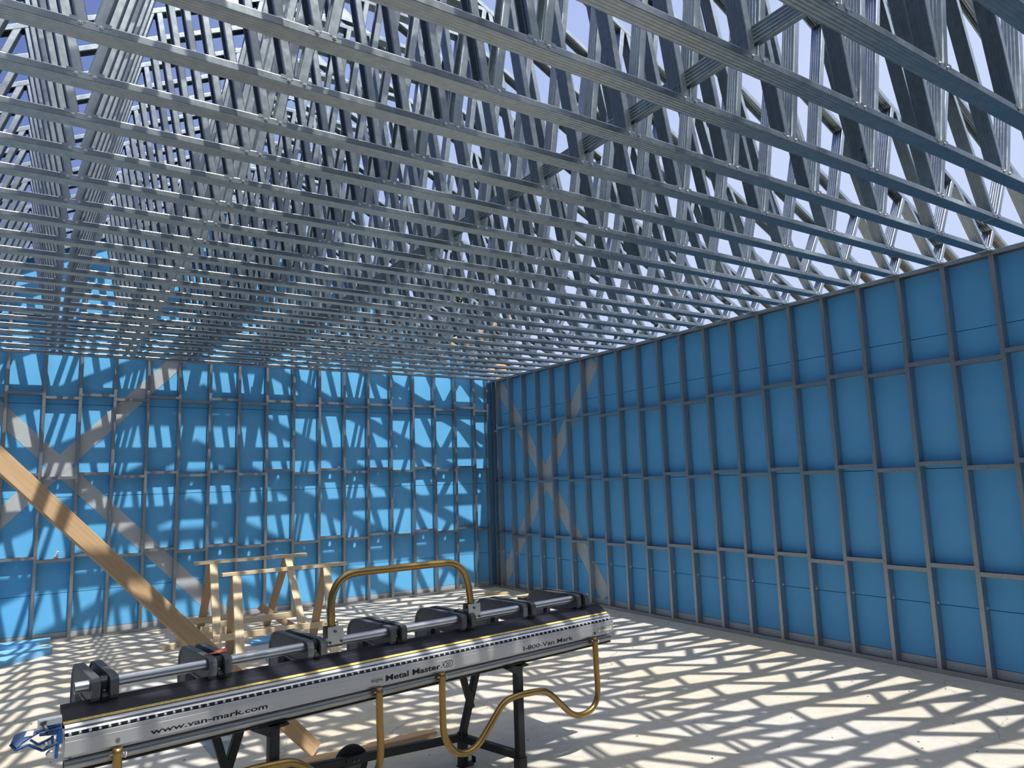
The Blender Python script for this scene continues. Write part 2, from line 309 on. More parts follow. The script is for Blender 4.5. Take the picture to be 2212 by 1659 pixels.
def frame_wall(name, origin, rz, n, pos, ztop, side, nogs, skew=None, straps=(), grommet=False, length=9.2, gable=None):
    """wall local frame: x along the wall (to the viewer's right seen from inside), y outward, z up"""
    w = D.objects.new(name, None); COL.objects.link(w); w.location = origin; w.rotation_euler = (0, 0, rz); w['kind'] = 'structure'
    x0, x1 = length
    # sheathing boards as one sheet of foam with recessed seams
    sh = MB()
    def top(x): return (gable(x) if gable else ztop)
    seams = [z for z in (0.107, 0.592, 1.811, 3.03, 4.25, 5.47)]
    xs = [x0, x1] if not gable else [x0, XA, x1]
    gaps = 0.003
    if gable:
        for i in range(len(seams)):
            za = seams[i]+gaps; zb = (seams[i+1]-gaps) if i+1 < len(seams) else 9
            poly = []
            def xl(z): return max(x0, 2*XA-(ROOF0+0.02-z)/0.5)
            def xr(z): return min(x1, (ROOF0+0.02-z)/0.5)
            apexz = roof(XA)+0.02
            if za >= apexz: continue
            zt = min(zb, apexz)
            bl, br = xl(za), xr(za)
            poly = [(bl, za), (br, za)]
            # right side corner where the roof line starts
            zr = ROOF0+0.02-0.5*x1
            if za < zr < zt: poly.append((x1, zr))
            if zb < apexz: poly += [(xr(zb), zb), (xl(zb), zb)]
            else: poly.append((XA, apexz))
            if za < zr < zt: poly.append((x0, zr))
            sh.prism(poly, (0, 0.092, 0), (0, 0.117, 0), (1, 0, 0), (0, 0, 1))
        sh.box((x0, 0.092, 0.03), (x1, 0.117, 0.104)); sh.box((x1, 0.092, 0.0), (x1+0.091, 0.117, ROOF0-0.05))
    else:
        for i in range(len(seams)):
            za = seams[i]+gaps; zb = min((seams[i+1]-gaps) if i+1 < len(seams) else 9, ztop+0.03)
            if za < zb: sh.box((x0, 0.092, za), (x1, 0.117, zb))
        sh.box((x0, 0.092, 0.03), (x1, 0.117, 0.104))
    sh.build('sheathing', FOAM, w)
    if gable:
        bk = MB(); bk.prism([(x0, 0.0), (x1, 0.0), (x1, roof(x1)), (XA, roof(XA)), (x0, roof(x0))], (0, 0.118, 0), (0, 0.122, 0), (1, 0, 0), (0, 0, 1)); bk.build('backing_sheet', SEAM, w)
    else:
        bk = MB(); bk.box((x0, 0.118, 0.0), (x1, 0.122, ztop+0.02)); bk.build('backing_sheet', SEAM, w)
    fl = MB(); fl.box((x0, 0.0885, 0.022), (x1, 0.0915, 0.106)); o = fl.build('base_flashing', STRAP, w)
    # tracks
    tr = MB(); tr.box((x0, -0.002, 0.0), (x1, 0.0, 0.042)); tr.box((x0, 0.0, 0.0), (x1, 0.088, 0.002)); tr.box((x0, 0.0875, 0.0), (x1, 0.0885, 0.03))
    for x in pos: tr.tube([(x+0.02, -0.002, 0.02), (x+0.02, -0.005, 0.02)], 0.005, 8)
    tr.build('bottom_track', GALV2, w)
    if not gable:
        tp = MB(); tp.box((x0, -0.003, ZB), (x1, 0.0, ZP)); tp.box((x0, 0.0, ZP-0.003), (x1, 0.09, ZP)); tp.box((x0, 0.0875, ZB), (x1, 0.09, ZP)); tp.build('top_track', GALV2, w)
    else:
        tp = MB()
        for (xa, xb) in ((x0, XA), (XA, x1)):
            d = Vector((xb-xa, 0, roof(xb)-roof(xa))).normalized(); nn = Vector((-d.z, 0, d.x))
            tp.prism([(0, -0.03), (0.003, -0.03), (0.003, 0.0), (0.09, 0.0), (0.09, 0.012), (0, 0.012)], (xa, 0, roof(xa)), (xb, 0, roof(xb)), (0, 1, 0), nn)
        tp.build('rake_track', GALV2, w)
    protos = {}
    for i, x in enumerate(pos):
        h = (top(x+0.02)-0.01) if gable else ZP-0.004
        if gable:
            stud_mesh(h, 0.003, side).build('stud', GALV2, w, (x, 0, 0))
        elif 's' in protos: link_copy(protos['s'], w, location=(x, 0, 0))
        else: protos['s'] = stud_mesh(h, 0.003, side).build('stud', GALV2, w, (x, 0, 0))
    P = sorted(pos)
    for i in range(len(P)-1):
        L = round(P[i+1]-P[i]-0.041, 4)
        for zi, z in enumerate(nogs):
            zz = z + (0.024 if (i+skew) % 2 == 0 else -0.024)
            if gable and zz > min(top(P[i]), top(P[i+1]))-0.15: continue
            kk = (L, zi >= 2)
            if kk not in protos: protos[kk] = nog_mesh(L, 0.0215 if zi < 2 else 0.002).build('blocking', GALV2, w, (P[i]+0.041, 0, zz-0.018))
            else: link_copy(protos[kk], w, location=(P[i]+0.041, 0, zz-0.018))
    for si, (a, b_, wd) in enumerate(straps):
        yy = 0.0895+0.0016*si-0.0012
        s_ = MB(); s_.beam((a[0], yy, a[1]), (b_[0], yy, b_[1]), (b_[1]-a[1], 0, -(b_[0]-a[0])), wd, 0.0012)
        s_.build('brace_strap', STRAP, w)
        # cut the strap where it would run outside the wall height is not needed: the points lie inside
    if grommet:
        gp = None
        for x in pos:
            if gp is None:
                g_ = MB(); g_.tube([(0.0405, 0.055, 0), (0.045, 0.055, 0)], 0.013, 12); gp = g_.build('grommet', WHITE, w, (x, 0, 0.93*0.655)); 
            else: link_copy(gp, w, location=(x, 0, 0.93*0.655))
    return w
back_pos = [Xm(i) for i in range(1, 23)]
back_pos[0] = -0.37
XBL, XBR = -9.10, -0.045
frame_wall('wall_back', (0, 0, 0), 0, 22, [XBR-0.041+0.0]+[x for x in back_pos]+[-9.19], 3.7, 1, (1.036, 2.084, 3.132, 4.18, 5.22), 1,
           straps=(((-7.75, 0.98), (-5.0, 3.94), 0.205), ((-7.75, 3.40), (-4.52, 0.07), 0.205)), length=(XL, 0.0), gable=roof)
# right wall: local x runs toward the viewer (world -y)
right_pos = [0.02]+[-Yk(k) for k in range(1, 34)]
frame_wall('wall_right', (0, 0, 0), -math.pi/2, 33, right_pos, ZP, -1, (0.924, 1.834, 2.76), 1,
           straps=(((0.17, 3.58), (2.88, 0.14), 0.24), ((2.85, 3.58), (0.15, 0.14), 0.24)), grommet=True, length=(-0.12, -YF))
left_pos = [-YF - x - 0.041 for x in right_pos]
frame_wall('wall_left', (XL, YF, 0), math.pi/2, 33, [x for x in left_pos if x > 0.0], ZP, 1, (0.924, 1.834, 2.76), 1, length=(0, -YF+0.12))
frame_wall('wall_front', (2*XA, YF, 0), math.pi, 22, [XBR-0.041]+[x for x in back_pos]+[-9.19], 3.7, 1, (1.036, 2.084, 3.132, 4.18), 1, length=(XL, 0.0), gable=roof)
# brown plywood rake strip on top of the gable wall
rk = MB()
for (xa, xb) in ((XL-0.1, XA), (XA, 0.1)):
    rk.prism([(0.0, 0.0), (0.019, 0.0), (0.019, 0.15), (0.0, 0.15)], (xa, 0.0905+0.03, roof(xa)-0.02), (xb, 0.1205, roof(xb)-0.02), (0, 1, 0), (0, 0, 1))
tag(rk.build('trim_1', PLY), kind='structure')

# ------------------------------------------------------------------ roof trusses
BN = [-0.06, -0.88, -1.71, -2.53, -3.35, -4.16]
TN = [0.11, -0.53, -1.37, -2.2, -3.0, -3.8]
ZC = 3.647
def mir(x): return 2*XA-x
CH = 0.091
bc = MB()
bc.csec(cpath(CH, 0.039), T_, (mir(-0.006), 0, ZC), (-0.006, 0, ZC), (0, 1, 0), (0, 0, 1))
allb = BN+[mir(x) for x in BN]
for x in allb:
    for sgn in (-1, 1):     # flared flange ears at each joint
        for side in (-1, 1):
            bc.box((x+sgn*0.045-0.028, side*(CH/2+0.0008)-0.0008, ZC+0.026), (x+sgn*0.045+0.028, side*(CH/2+0.0008)+0.0008, ZC+0.045))
BC_ME = bc.build('bottom_chord', GALV).data
def top_chord(sgn):
    b = MB(); xa, xb = (XA, 0.62) if sgn > 0 else (mir(0.62), XA)
    if sgn > 0: p0, p1 = Vector((XA-0.02, 0, roof(XA)+0.01)), Vector((xb, 0, ROOF0-0.5*xb))
    else: p0, p1 = Vector((xa, 0, roof(xa))), Vector((XA+0.02, 0, roof(XA)+0.01))
    d = (p1-p0).normalized(); up = Vector((-d.z, 0, d.x))
    b.csec([(a, -q) for a, q in cpath(CH, 0.041)][::-1], -T_ if False else T_, p0+up*0.041, p1+up*0.041, (0, 1, 0), up)
    return b
TCR = top_chord(1).build('top_chord', GALV).data
TCL = top_chord(-1).build('top_chord', GALV).data
def web_mesh(xa, za, xb, zb, face):
    b = MB(); p0 = Vector((xa, 0, za)); p1 = Vector((xb, 0, zb)); d = (p1-p0).normalized(); nx = Vector((d.z, 0, -d.x))
    if nx.x*face < 0: nx = -nx       # direction the closed side looks
    w = 0.085; h = 0.041
    pth = cpath(w, h, 0.012)
    b.csec([(a, -q+h/2) for a, q in pth], T_, p0, p1, (0, 1, 0), nx)
    return b
webs = []
ZTI = 5.775
pairs = []
for i in range(6):
    e = 0.024
    pairs.append((BN[i]+e, TN[i]+(0.0 if i else 0.0)))
    if i < 5: pairs.append((BN[i]-e, TN[i+1]+0.0))
for (xa, xb) in pairs:
    face = -1
    e2 = 0.022 if xb < xa else -0.022
    webs.append(web_mesh(xa, ZC+0.008, xb+e2, roof(xb)+0.024, -1))
    webs.append(web_mesh(mir(xa), ZC+0.008, mir(xb+e2), roof(xb)+0.024, 1))
webs.append(web_mesh(BN[5]-0.026, ZC+0.008, XA+0.10, ZTI+0.01, -1))
webs.append(web_mesh(mir(BN[5])+0.026, ZC+0.008, XA-0.10, ZTI+0.01, 1))
WME = [w_.build('web_member', GALV).data for w_ in webs]
ti = MB(); ti.csec(cpath(0.086, 0.038), T_, (mir(-3.74), 0, ZTI), (-3.74, 0, ZTI), (0, 1, 0), (0, 0, 1)); TIE = ti.build('collar_tie', GALV).data
gs = MB(); gs.prism([(-0.16, -0.075), (0.16, -0.075), (0, 0.045)], (XA, -CH/2-0.003, roof(XA)+0.03), (XA, -CH/2-0.001, roof(XA)+0.03), (1, 0, 0), (0, 0, 1))
GUS = gs.build('ridge_gusset', GALV).data
sc_ = MB(); sc_.tube([(0, 0, 0), (0, -0.0022, 0)], 0.0095, 14); sc_.tube([(0, -0.0022, 0), (0, -0.0075, 0)], [0.007, 0.0045], 8); SCR = sc_.build('screw', ALU2).data
for o in [o for o in COL.objects if o.name.split('.')[0] in ('bottom_chord', 'top_chord', 'web_member', 'collar_tie', 'ridge_gusset', 'screw')]:
    D.objects.remove(o)
ordn = ['first', 'second', 'third', 'fourth', 'fifth', 'sixth', 'seventh', 'eighth', 'ninth', 'tenth', 'eleventh', 'twelfth', 'thirteenth',
        'fourteenth', 'fifteenth', 'sixteenth', 'seventeenth', 'eighteenth', 'nineteenth', 'twentieth', 'twenty-first', 'twenty-second',
        'twenty-third', 'twenty-fourth', 'twenty-fifth', 'twenty-sixth', 'twenty-seventh', 'twenty-eighth', 'twenty-ninth', 'thirtieth', 'thirty-first', 'thirty-second']
def mk(name, me, parent, loc=None):
    o = D.objects.new(name, me); COL.objects.link(o); o.parent = parent
    if loc is not None: o.location = loc
    return o
NT = 31; truss_webs = {}
for k in range(1, NT+1):
    t = thing('roof_truss', 'galvanized steel roof truss spanning the room, %s counted from the blue back wall' % ordn[k-1], 'roof truss', (0, Yk(k)+0.006, 0), 0, 'steel roof trusses')
    c = mk('bottom_chord', BC_ME, t)
    mk('top_chord', TCR, t); mk('top_chord', TCL, t); mk('collar_tie', TIE, t); mk('ridge_gusset', GUS, t)
    ws = [mk('web_member', me, t) for me in WME]; truss_webs[k] = ws
    if 14 <= k <= 25:
        for x in allb:
            if x < -7.3: continue
            for sx in (-0.036, 0.036): mk('screw', SCR, c, (x+sx, -CH/2-0.0008, ZC+0.022))
br = MB()
br.csec([(a, q) for a, q in cpath(0.095, 0.036, 0.01)], T_, (-4.155, Yk(NT)-0.15, 3.800), (-4.155, Yk(1)+0.02, 3.800), (0, 0, 1), (1, 0, 0))
tag(br.build('lateral_brace', GALV), 'long ribbed steel brace running through the trusses just above their lower chords', 'brace')

# ------------------------------------------------------------------ sheet metal bending brake
BO = Vector((-6.645, -7.381, 0)); BRZ = math.radians(6.2309)
brake = thing('sheet_metal_brake', 'long silver and black sheet metal bending brake with gold handles', 'bending brake', BO, BRZ)
L = 3.298
def P3(s, v, w): return Vector((s, v, w))
def sweep(prof, s0, s1, name, m, parent=brake):
    b = MB(); b.prism(prof, (s0, 0, 0), (s1, 0, 0), (0, 1, 0), (0, 0, 1)); return b.build(name, m, parent)
sweep([(0.0, 0.755), (0.0, 0.810), (0.0012, 0.8108), (0.0012, 0.8128), (0.0, 0.8135), (0.0004, 0.8295), (0.002, 0.8305), (0.012, 0.822), (0.030, 0.815), (0.030, 0.765), (0.014, 0.755)], 0, L, 'apron', ALU)
# hinge: dark rod with bright knuckles
hb = MB(); hb.tube([(0.0, 0.010, 0.8365), (L-0.02, 0.010, 0.8365)], 0.0058, 8)
hinge = hb.build('hinge_rod', BLACKS, brake)
s_ = 0.012; kb = MB(); kb.tube([(0, 0.0095, 0.8372), (0.012, 0.0095, 0.8372)], 0.0066, 10)
kn = kb.build('hinge_knuckle', ALU2, brake, (s_, 0, 0))
while s_ < L-0.07:
    s_ += 0.0365; link_copy(kn, brake, location=(s_, 0, 0))
sweep([(0.012, 0.845), (0.018, 0.851), (0.030, 0.858), (0.034, 0.856), (0.034, 0.835), (0.016, 0.835)], 0.0, L-0.01, 'bending_edge', ALU2)
sweep([(0.020, 0.862), (0.027, 0.867), (0.030, 0.872), (0.036, 0.872), (0.036, 0.858), (0.024, 0.857)], 0.0, L-0.012, 'anvil_nose', ALU)
sweep([(0.031, 0.8712), (0.128, 0.9335), (0.134, 0.934), (0.134, 0.922), (0.128, 0.914), (0.040, 0.858)], -0.006, L-0.012, 'anvil_panel', BLACKP)
rs = MB(); d = Vector((0, 0.097, 0.0623)).normalized(); nn_ = Vector((0, -d.z, d.y))
rs.prism([(0.006, 0.0), (0.020, 0.0), (0.020, 0.0012), (0.006, 0.0012)], (-0.004, 0.031, 0.8712), (L-0.014, 0.031, 0.8712), d, nn_); rs.build('ruler_strip', YEL, brake)
for a_ in (0.090, 0.098, 0.106):
    rs = MB(); rs.prism([(a_, 0.0), (a_+0.0015, 0.0), (a_+0.0015, 0.0010), (a_, 0.0010)], (-0.004, 0.031, 0.8712), (L-0.014, 0.031, 0.8712), d, nn_); rs.build('panel_ridge', BLACKP, brake)
tb = MB(); tb.pipe((0.006, 0.050, 0.707), (L+0.004, 0.050, 0.707), 0.0275, 0.022, 24); tb.build('lower_tube', TUBEM, brake)
sweep([(0.030, 0.676), (0.075, 0.676), (0.075, 0.683), (0.030, 0.683)], 0.01, L, 'tube_rail', BLACKS)
sweep([(0.034, 0.735), (0.62, 0.735), (0.62, 0.775), (0.11, 0.775), (0.08, 0.82), (0.034, 0.82)], 0.03, L-0.03, 'base_extrusion', ALU)
# end plate and screw heads
ep = MB(); ep.prism([(0.001, 0.757), (0.001, 0.828), (0.03, 0.85), (0.125, 0.925), (0.13, 0.90), (0.10, 0.80), (0.08, 0.76)], (0.000, 0, 0), (0.004, 0, 0), (0, 1, 0), (0, 0, 1)); ep.build('end_plate', ALU, brake)
for s0, w0 in ((0.195, 0.776), (3.112, 0.768)):
    q = MB(); q.tube([(s0, 0.0, w0), (s0, -0.004, w0)], 0.009, 14); q.tube([(s0, -0.004, w0), (s0, -0.005, w0)], 0.004, 8); q.build('screw_head', CASTM, brake)
# castings
outl = [(0.112, 0.925), (0.104, 0.94), (0.100, 0.985), (0.106, 1.005), (0.122, 1.016), (0.16, 1.019), (0.54, 1.015), (0.585, 1.005), (0.622, 0.980), (0.645, 0.945), (0.652, 0.90), (0.652, 0.776),
        (0.508, 0.776), (0.508, 0.865), (0.500, 0.885), (0.475, 0.897), (0.44, 0.900), (0.327, 0.893), (0.24, 0.897), (0.172, 0.905)]
inner = [(0.122, 0.935), (0.116, 0.945), (0.112, 0.985), (0.118, 0.998), (0.13, 1.006), (0.16, 1.009), (0.54, 1.005), (0.578, 0.996), (0.613, 0.973), (0.634, 0.942), (0.640, 0.90), (0.640, 0.79),
         (0.522, 0.79), (0.522, 0.868), (0.512, 0.892), (0.48, 0.908), (0.44, 0.911), (0.327, 0.904), (0.24, 0.908), (0.178, 0.916)]
def casting(i):
    s0 = 0.105+0.4925*i
    e_ = D.objects.new('clamp_casting', None); COL.objects.link(e_); e_.parent = brake; e_.location = (s0, 0, 0); e_.empty_display_size = 0.05
    if i == 0:
        out = []
        for j, (a, b_) in enumerate(((0.0, 0.036), (0.072, 0.108))):
            m_ = MB(); k_ = len(outl)
            # rim plus recessed face on the outside, so the plate shows a raised border
            vs = []
            for (s1, lst) in ((a+0.001, outl), (a, inner), (a+0.005, [(x*0.985+0.0055, z*0.99+0.0095) for x, z in inner]), (b_-0.005, [(x*0.985+0.0055, z*0.99+0.0095) for x, z in inner]), (b_, inner), (b_-0.001, outl)):
                vs += [(s1, v, w) for v, w in lst]
            order = [(2, 1), (1, 0), (0, 5), (5, 4), (4, 3)]
            fs = [tuple(range(2*k_, 3*k_)), tuple(range(4*k_-1, 3*k_-1, -1))]
            for (p, q) in order: fs += [(p*k_+t, q*k_+t, q*k_+(t+1) % k_, p*k_+(t+1) % k_) for t in range(k_)]
            m_.add(vs, fs); out.append(m_.build('casting_plate', CASTM, e_))
        m_ = MB(); m_.prism([(0.60, 0.776), (0.64, 0.776), (0.64, 0.95), (0.60, 0.96)], (0.03, 0, 0), (0.078, 0, 0), (0, 1, 0), (0, 0, 1)); out.append(m_.build('spacer_web', CASTM, e_))
        m_ = MB(); m_.tube([(0.036, 0.16, 0.985), (0.045, 0.16, 0.985), (0.063, 0.16, 0.985), (0.072, 0.16, 0.985)], 0.032, 18); out.append(m_.build('cam_collar', BLACKS, e_))
        m_ = MB(); m_.tube([(-0.004, 0.16, 0.985), (0.0, 0.16, 0.985)], 0.029, 18); out.append(m_.build('bushing', CASTM, e_))
        m_ = MB(); m_.beam((0.054, 0.10, 0.930), (0.054, 0.155, 0.955), (1, 0, 0), 0.030, 0.024, 0.004)
        latch = m_.build('latch', BLACKS, e_)
        m2 = MB(); m2.tube([(0.054, 0.135, 0.958), (0.054, 0.132, 0.966)], 0.008, 10); m2.build('bolt', ALU2, latch)
        m_ = MB(); m_.tube([(-0.006, 0.36, 0.925), (0.0, 0.36, 0.925)], 0.009, 10); m_.tube([(-0.004, 0.33, 0.928), (-0.004, 0.22, 0.955)], 0.004, 8); out.append(m_.build('set_screw', CASTM, e_))
        casting.proto = e_
    else:
        for c in casting.proto.children:
            c2 = c.copy(); COL.objects.link(c2); c2.parent = e_
            for g_ in c.children:
                g2 = g_.copy(); COL.objects.link(g2); g2.parent = c2
    return e_
for i in range(7): casting(i)
pp = MB(); pp.pipe((0.048, 0.16, 0.985), (3.205, 0.16, 0.985), 0.0245, 0.019, 22); pp.build('clamp_shaft', PIPE, brake)
# lower bending handles
hp = [(0, .745), (0, .66), (0, .572), (.001, .49), (.004, .433), (.018, .375), (.051, .327), (.088, .292), (.131, .274), (.175, .270), (.215, .28), (.252, .300), (.285, .329), (.335, .380), (.384, .43), (.425, .470), (.469, .493), (.52, .502), (.572, .505), (.65, .502),
      (.716, .497), (.76, .491), (.800, .474), (.846, .441), (.905, .388), (.967, .332), (1.008, .300), (1.052, .280), (1.10, .272), (1.150, .276), (1.195, .290), (1.228, .315), (1.250, .353), (1.258, .40), (1.259, .45), (1.256, .53), (1.254, .63), (1.252, .745)]
for s0 in (0.195, 1.852):
    b_ = MB(); b_.tube(smooth_path([(s0+a, -0.004, w) for a, w in hp], 3), 0.0195, 16); h_ = b_.build('bending_handle', GOLD, brake)
    for a in (0.0, 1.253):
        q = MB(); q.tube([(s0+a-0.032, -0.004, 0.722), (s0+a+0.030, -0.004, 0.722)], 0.004, 8); q.tube([(s0+a+0.024, -0.006, 0.722), (s0+a+0.024, -0.006, 0.700), (s0+a+0.034, -0.006, 0.700), (s0+a+0.034, -0.006, 0.722)], 0.002, 6)
        q.build('locking_pin', PIPE, h_)
# tall locking handle and its two brackets
bh = [(1.256, 1.035), (1.248, 1.09), (1.245, 1.15), (1.250, 1.21), (1.268, 1.262), (1.300, 1.305), (1.350, 1.330), (1.414, 1.338), (1.55, 1.337), (1.70, 1.336), (1.84, 1.335), (1.959, 1.334), (2.045, 1.328), (2.098, 1.302), (2.138, 1.262), (2.163, 1.20), (2.176, 1.14), (2.184, 1.08), (2.188, 1.035)]
b_ = MB(); b_.tube(smooth_path([(s, 0.16, w) for s, w in bh], 4), 0.0212, 18); lock = b_.build('locking_handle', GOLD, brake)
for s0 in (1.256, 2.188):
    b_ = MB(); b_.pipe((s0-0.042, 0.16, 0.985), (s0+0.048, 0.16, 0.985), 0.029, 0.0245, 20)
    b_.beam((s0+0.003, 0.131, 0.985), (s0+0.003, 0.131, 1.070), (1, 0, 0), 0.090, 0.006, 0.0); b_.beam((s0+0.003, 0.189, 0.985), (s0+0.003, 0.189, 1.070), (1, 0, 0), 0.090, 0.006, 0.0)
    o = b_.build('handle_bracket', PIPE, lock)
    for (a, w) in ((0.0, 1.045), (-0.030, 0.990), (0.036, 0.990)):
        q = MB(); q.tube([(s0+a, 0.128, w), (s0+a, 0.121, w)], 0.0075, 6); q.build('bolt', CASTM, lock)
    q = MB(); q.tube([(s0-0.045, 0.16, 1.085), (s0+0.03, 0.16, 1.085)], 0.004, 8); q.build('locking_pin', PIPE, lock)
# roller stub and cutter seat at the left end
sweep([(0.055, 0.862), (0.075, 0.855), (0.095, 0.868), (0.098, 0.892), (0.080, 0.906), (0.058, 0.900), (0.048, 0.880)], -0.088, -0.006, 'end_stub', ALU2)
# lettering on the apron
def text(body, s0, w0, s1, h, name, bold=0.0, sx=None, m=INK, y=-0.0006, parent=brake, italic=0.0):
    cu = D.curves.new(name, 'FONT'); cu.body = body; cu.size = 1.0; cu.extrude = 0.0; cu.offset = bold; cu.shear = italic; cu.resolution_u = 3
    o = D.objects.new(name, cu); COL.objects.link(o)
    dg = bpy.context.evaluated_depsgraph_get(); me = D.meshes.new_from_object(o.evaluated_get(dg)); D.objects.remove(o); D.curves.remove(cu)
    xs = [v.co.x for v in me.vertices]; ys = [v.co.y for v in me.vertices]; x0, x1 = min(xs), max(xs); y1 = max(ys)
    fx = (s1-s0)/(x1-x0); fy = h/y1
    for v in me.vertices: v.co = (s0+(v.co.x-x0)*fx, y, w0+v.co.y*fy)
    me.materials.clear(); me.materials.append(m)
    # give the decal a real thickness
    o = D.objects.new(name, me); COL.objects.link(o); o.parent = parent
    md = o.modifiers.new('thickness', 'SOLIDIFY'); md.thickness = 0.0005; md.offset = 0
    return o
text('www.van-mark.com', 0.322, 0.7665, 0.842, 0.0225, 'lettering', 0.022)
text('Metal Master', 1.490, 0.7665, 1.845, 0.0295, 'lettering', 0.026)
text('INDUSTRIAL', 1.402, 0.7775, 1.474, 0.0085, 'lettering', 0.012)
text('®', 1.436, 0.7675, 1.444, 0.006, 'lettering', 0.0)
text('®', 1.848, 0.7675, 1.858, 0.008, 'lettering', 0.0)
q = MB(); q.box((1.402, -0.0009, 0.7905), (1.474, -0.0004, 0.7915)); q.box((1.402, -0.0009, 0.7735), (1.474, -0.0004, 0.7745)); q.build('lettering_rule', INK, brake)
text('20', 1.880, 0.7725, 1.914, 0.0215, 'lettering', 0.01)
q = MB()      # rounded box round the 20 and the notch to its left
def rrect(cx, cy, w, h, r, n=6):
    out = []
    for (sx, sy, a0) in ((1, 1, 0), (-1, 1, 90), (-1, -1, 180), (1, -1, 270)):
        for j in range(n+1): a = math.radians(a0+90*j/n); out.append((cx+sx*(w/2-r)+r*math.cos(a), cy+sy*(h/2-r)+r*math.sin(a)))
    return out
A_ = rrect(1.898, 0.783, 0.062, 0.037, 0.012); B_ = rrect(1.898, 0.783, 0.055, 0.030, 0.009); k_ = len(A_)
q.add([(x, -0.0009, z) for x, z in A_]+[(x, -0.0009, z) for x, z in B_], [(j, (j+1) % k_, k_+(j+1) % k_, k_+j) for j in range(k_)])
q.add([(1.868, -0.0009, 0.776), (1.868, -0.0009, 0.792), (1.858, -0.0009, 0.784)], [(0, 1, 2)]); q.add([(1.862, -0.0009, 0.797), (1.855, -0.0009, 0.802), (1.856, -0.0009, 0.794)], [(0, 1, 2)])
q.build('lettering_frame', INK, brake)
text('I-800-Van Mark', 2.470, 0.7595, 2.902, 0.0260, 'lettering', 0.012)
q = MB(); q.box((3.143, -0.0012, 0.7635), (3.283, -0.0006, 0.7985)); st = q.build('rating_label', INK, brake)
q = MB(); q.box((3.1455, -0.0018, 0.7655), (3.2805, -0.0012, 0.7965)); q.build('label_face', STICK, st)
text('Metal Master 20', 3.150, 0.7865, 3.262, 0.0065, 'lettering', 0.01, y=-0.0024, parent=st)

# black marker strokes written on a few truss webs
def web_frame(i):
    p0 = Vector((BN[i]-(0.024 if i < 5 else 0.026), 0, ZC+0.008)); p1 = Vector((TN[i+1]+0.022, 0, roof(TN[i+1])+0.024)) if i < 5 else Vector((XA+0.10, 0, ZTI+0.01))
    d = (p1-p0).normalized(); nx = Vector((d.z, 0, -d.x)); nx = -nx if nx.x > 0 else nx
    return p0+nx*0.0213, d, nx
def stroke(k, i, pts, r_=0.0016):
    p0, d, nx = web_frame(i); q = MB(); q.tube([p0+d*a+Vector((0, -1, 0))*b for a, b in pts], r_, 6)
    q.build('marker_writing', INK, truss_webs[k][4*i+2 if i < 5 else 22])
def circ(a0, b0, r_, t0, t1, n=10): return [(a0+r_*math.cos(math.radians(t0+(t1-t0)*j/n)), b0+r_*math.sin(math.radians(t0+(t1-t0)*j/n))) for j in range(n+1)]
stroke(22, 3, circ(0.145, 0.028, 0.0085, -20, 330)+[(0.135, 0.030), (0.122, 0.016)])
stroke(22, 3, [(0.060, 0.020), (0.074, 0.024), (0.088, 0.033)]); stroke(22, 3, [(0.086, 0.020), (0.089, 0.033), (0.074, 0.038)])
stroke(22, 2, circ(0.068, 0.030, 0.0075, 60, -120))
stroke(23, 5, [(0.093, -0.036), (0.094, -0.026), (0.097, -0.014)]); stroke(23, 5, [(0.089, -0.018), (0.099, -0.013)])
stroke(22, 5, [(0.084, -0.012), (0.085, -0.001), (0.088, 0.012)]); stroke(22, 5, [(0.078, 0.026), (0.086, 0.036)], 0.002)
# blue trim cutter hanging on the left end of the brake
cut = thing('trim_cutter', 'dark blue cast trim cutter with levers, fixed on the left end of the brake', 'cutter', BO, BRZ)
def quadplate(pts, th, name, m, parent):
    """plate through 3-D outline points, thickened along its normal"""
    P = [Vector(p) for p in pts]; nrm = (P[1]-P[0]).cross(P[2]-P[0]).normalized(); k = len(P)
    b = MB(); b.add([p+nrm*th/2 for p in P]+[p-nrm*th/2 for p in P], [tuple(range(k)), tuple(range(2*k-1, k-1, -1))]+[(i, k+i, k+(i+1) % k, (i+1) % k) for i in range(k)])
    return b.build(name, m, parent)
grip = quadplate([(-0.186, 0.0, 0.853), (-0.172, 0.03, 0.872), (-0.141, 0.04, 0.877), (-0.100, 0.04, 0.874), (-0.088, 0.03, 0.864), (-0.112, 0.015, 0.858), (-0.145, 0.0, 0.846), (-0.166, -0.012, 0.832)], 0.007, 'grip', BLUEP, cut)
q = MB(); q.beam((-0.186, 0.0, 0.848), (-0.168, -0.014, 0.826), (0, 1, 0), 0.03, 0.006); q.build('grip_lip', BLUEP, cut)
quadplate([(-0.142, 0.010, 0.8625), (-0.130, 0.034, 0.8760), (-0.106, 0.034, 0.8745), (-0.112, 0.012, 0.8610)], 0.0075, 'label_plate', STICK, grip)
def strut(a, b_, w, t, name='frame_bar', m=BLUEP): q = MB(); q.beam(a, b_, (0, 1, 0), w, t, 0.001); return q.build(name, m, cut)
strut((-0.100, 0.03, 0.868), (-0.030, 0.045, 0.872), 0.014, 0.008)
strut((-0.168, -0.012, 0.828), (-0.128, -0.005, 0.836), 0.012, 0.008)
strut((-0.128, -0.005, 0.836), (-0.078, -0.010, 0.803), 0.012, 0.009)
strut((-0.078, -0.010, 0.803), (-0.028, 0.0, 0.818), 0.014, 0.009)
strut((-0.120, 0.008, 0.850), (-0.092, 0.0, 0.826), 0.012, 0.008)
strut((-0.092, 0.0, 0.826), (-0.044, 0.01, 0.840), 0.012, 0.008)
strut((-0.088, 0.02, 0.858), (-0.030, 0.02, 0.852), 0.020, 0.008)
strut((-0.044, 0.01, 0.848), (-0.044, 0.0, 0.812), 0.012, 0.009)
strut((-0.022, 0.01, 0.862), (-0.030, 0.0, 0.760), 0.016, 0.012)
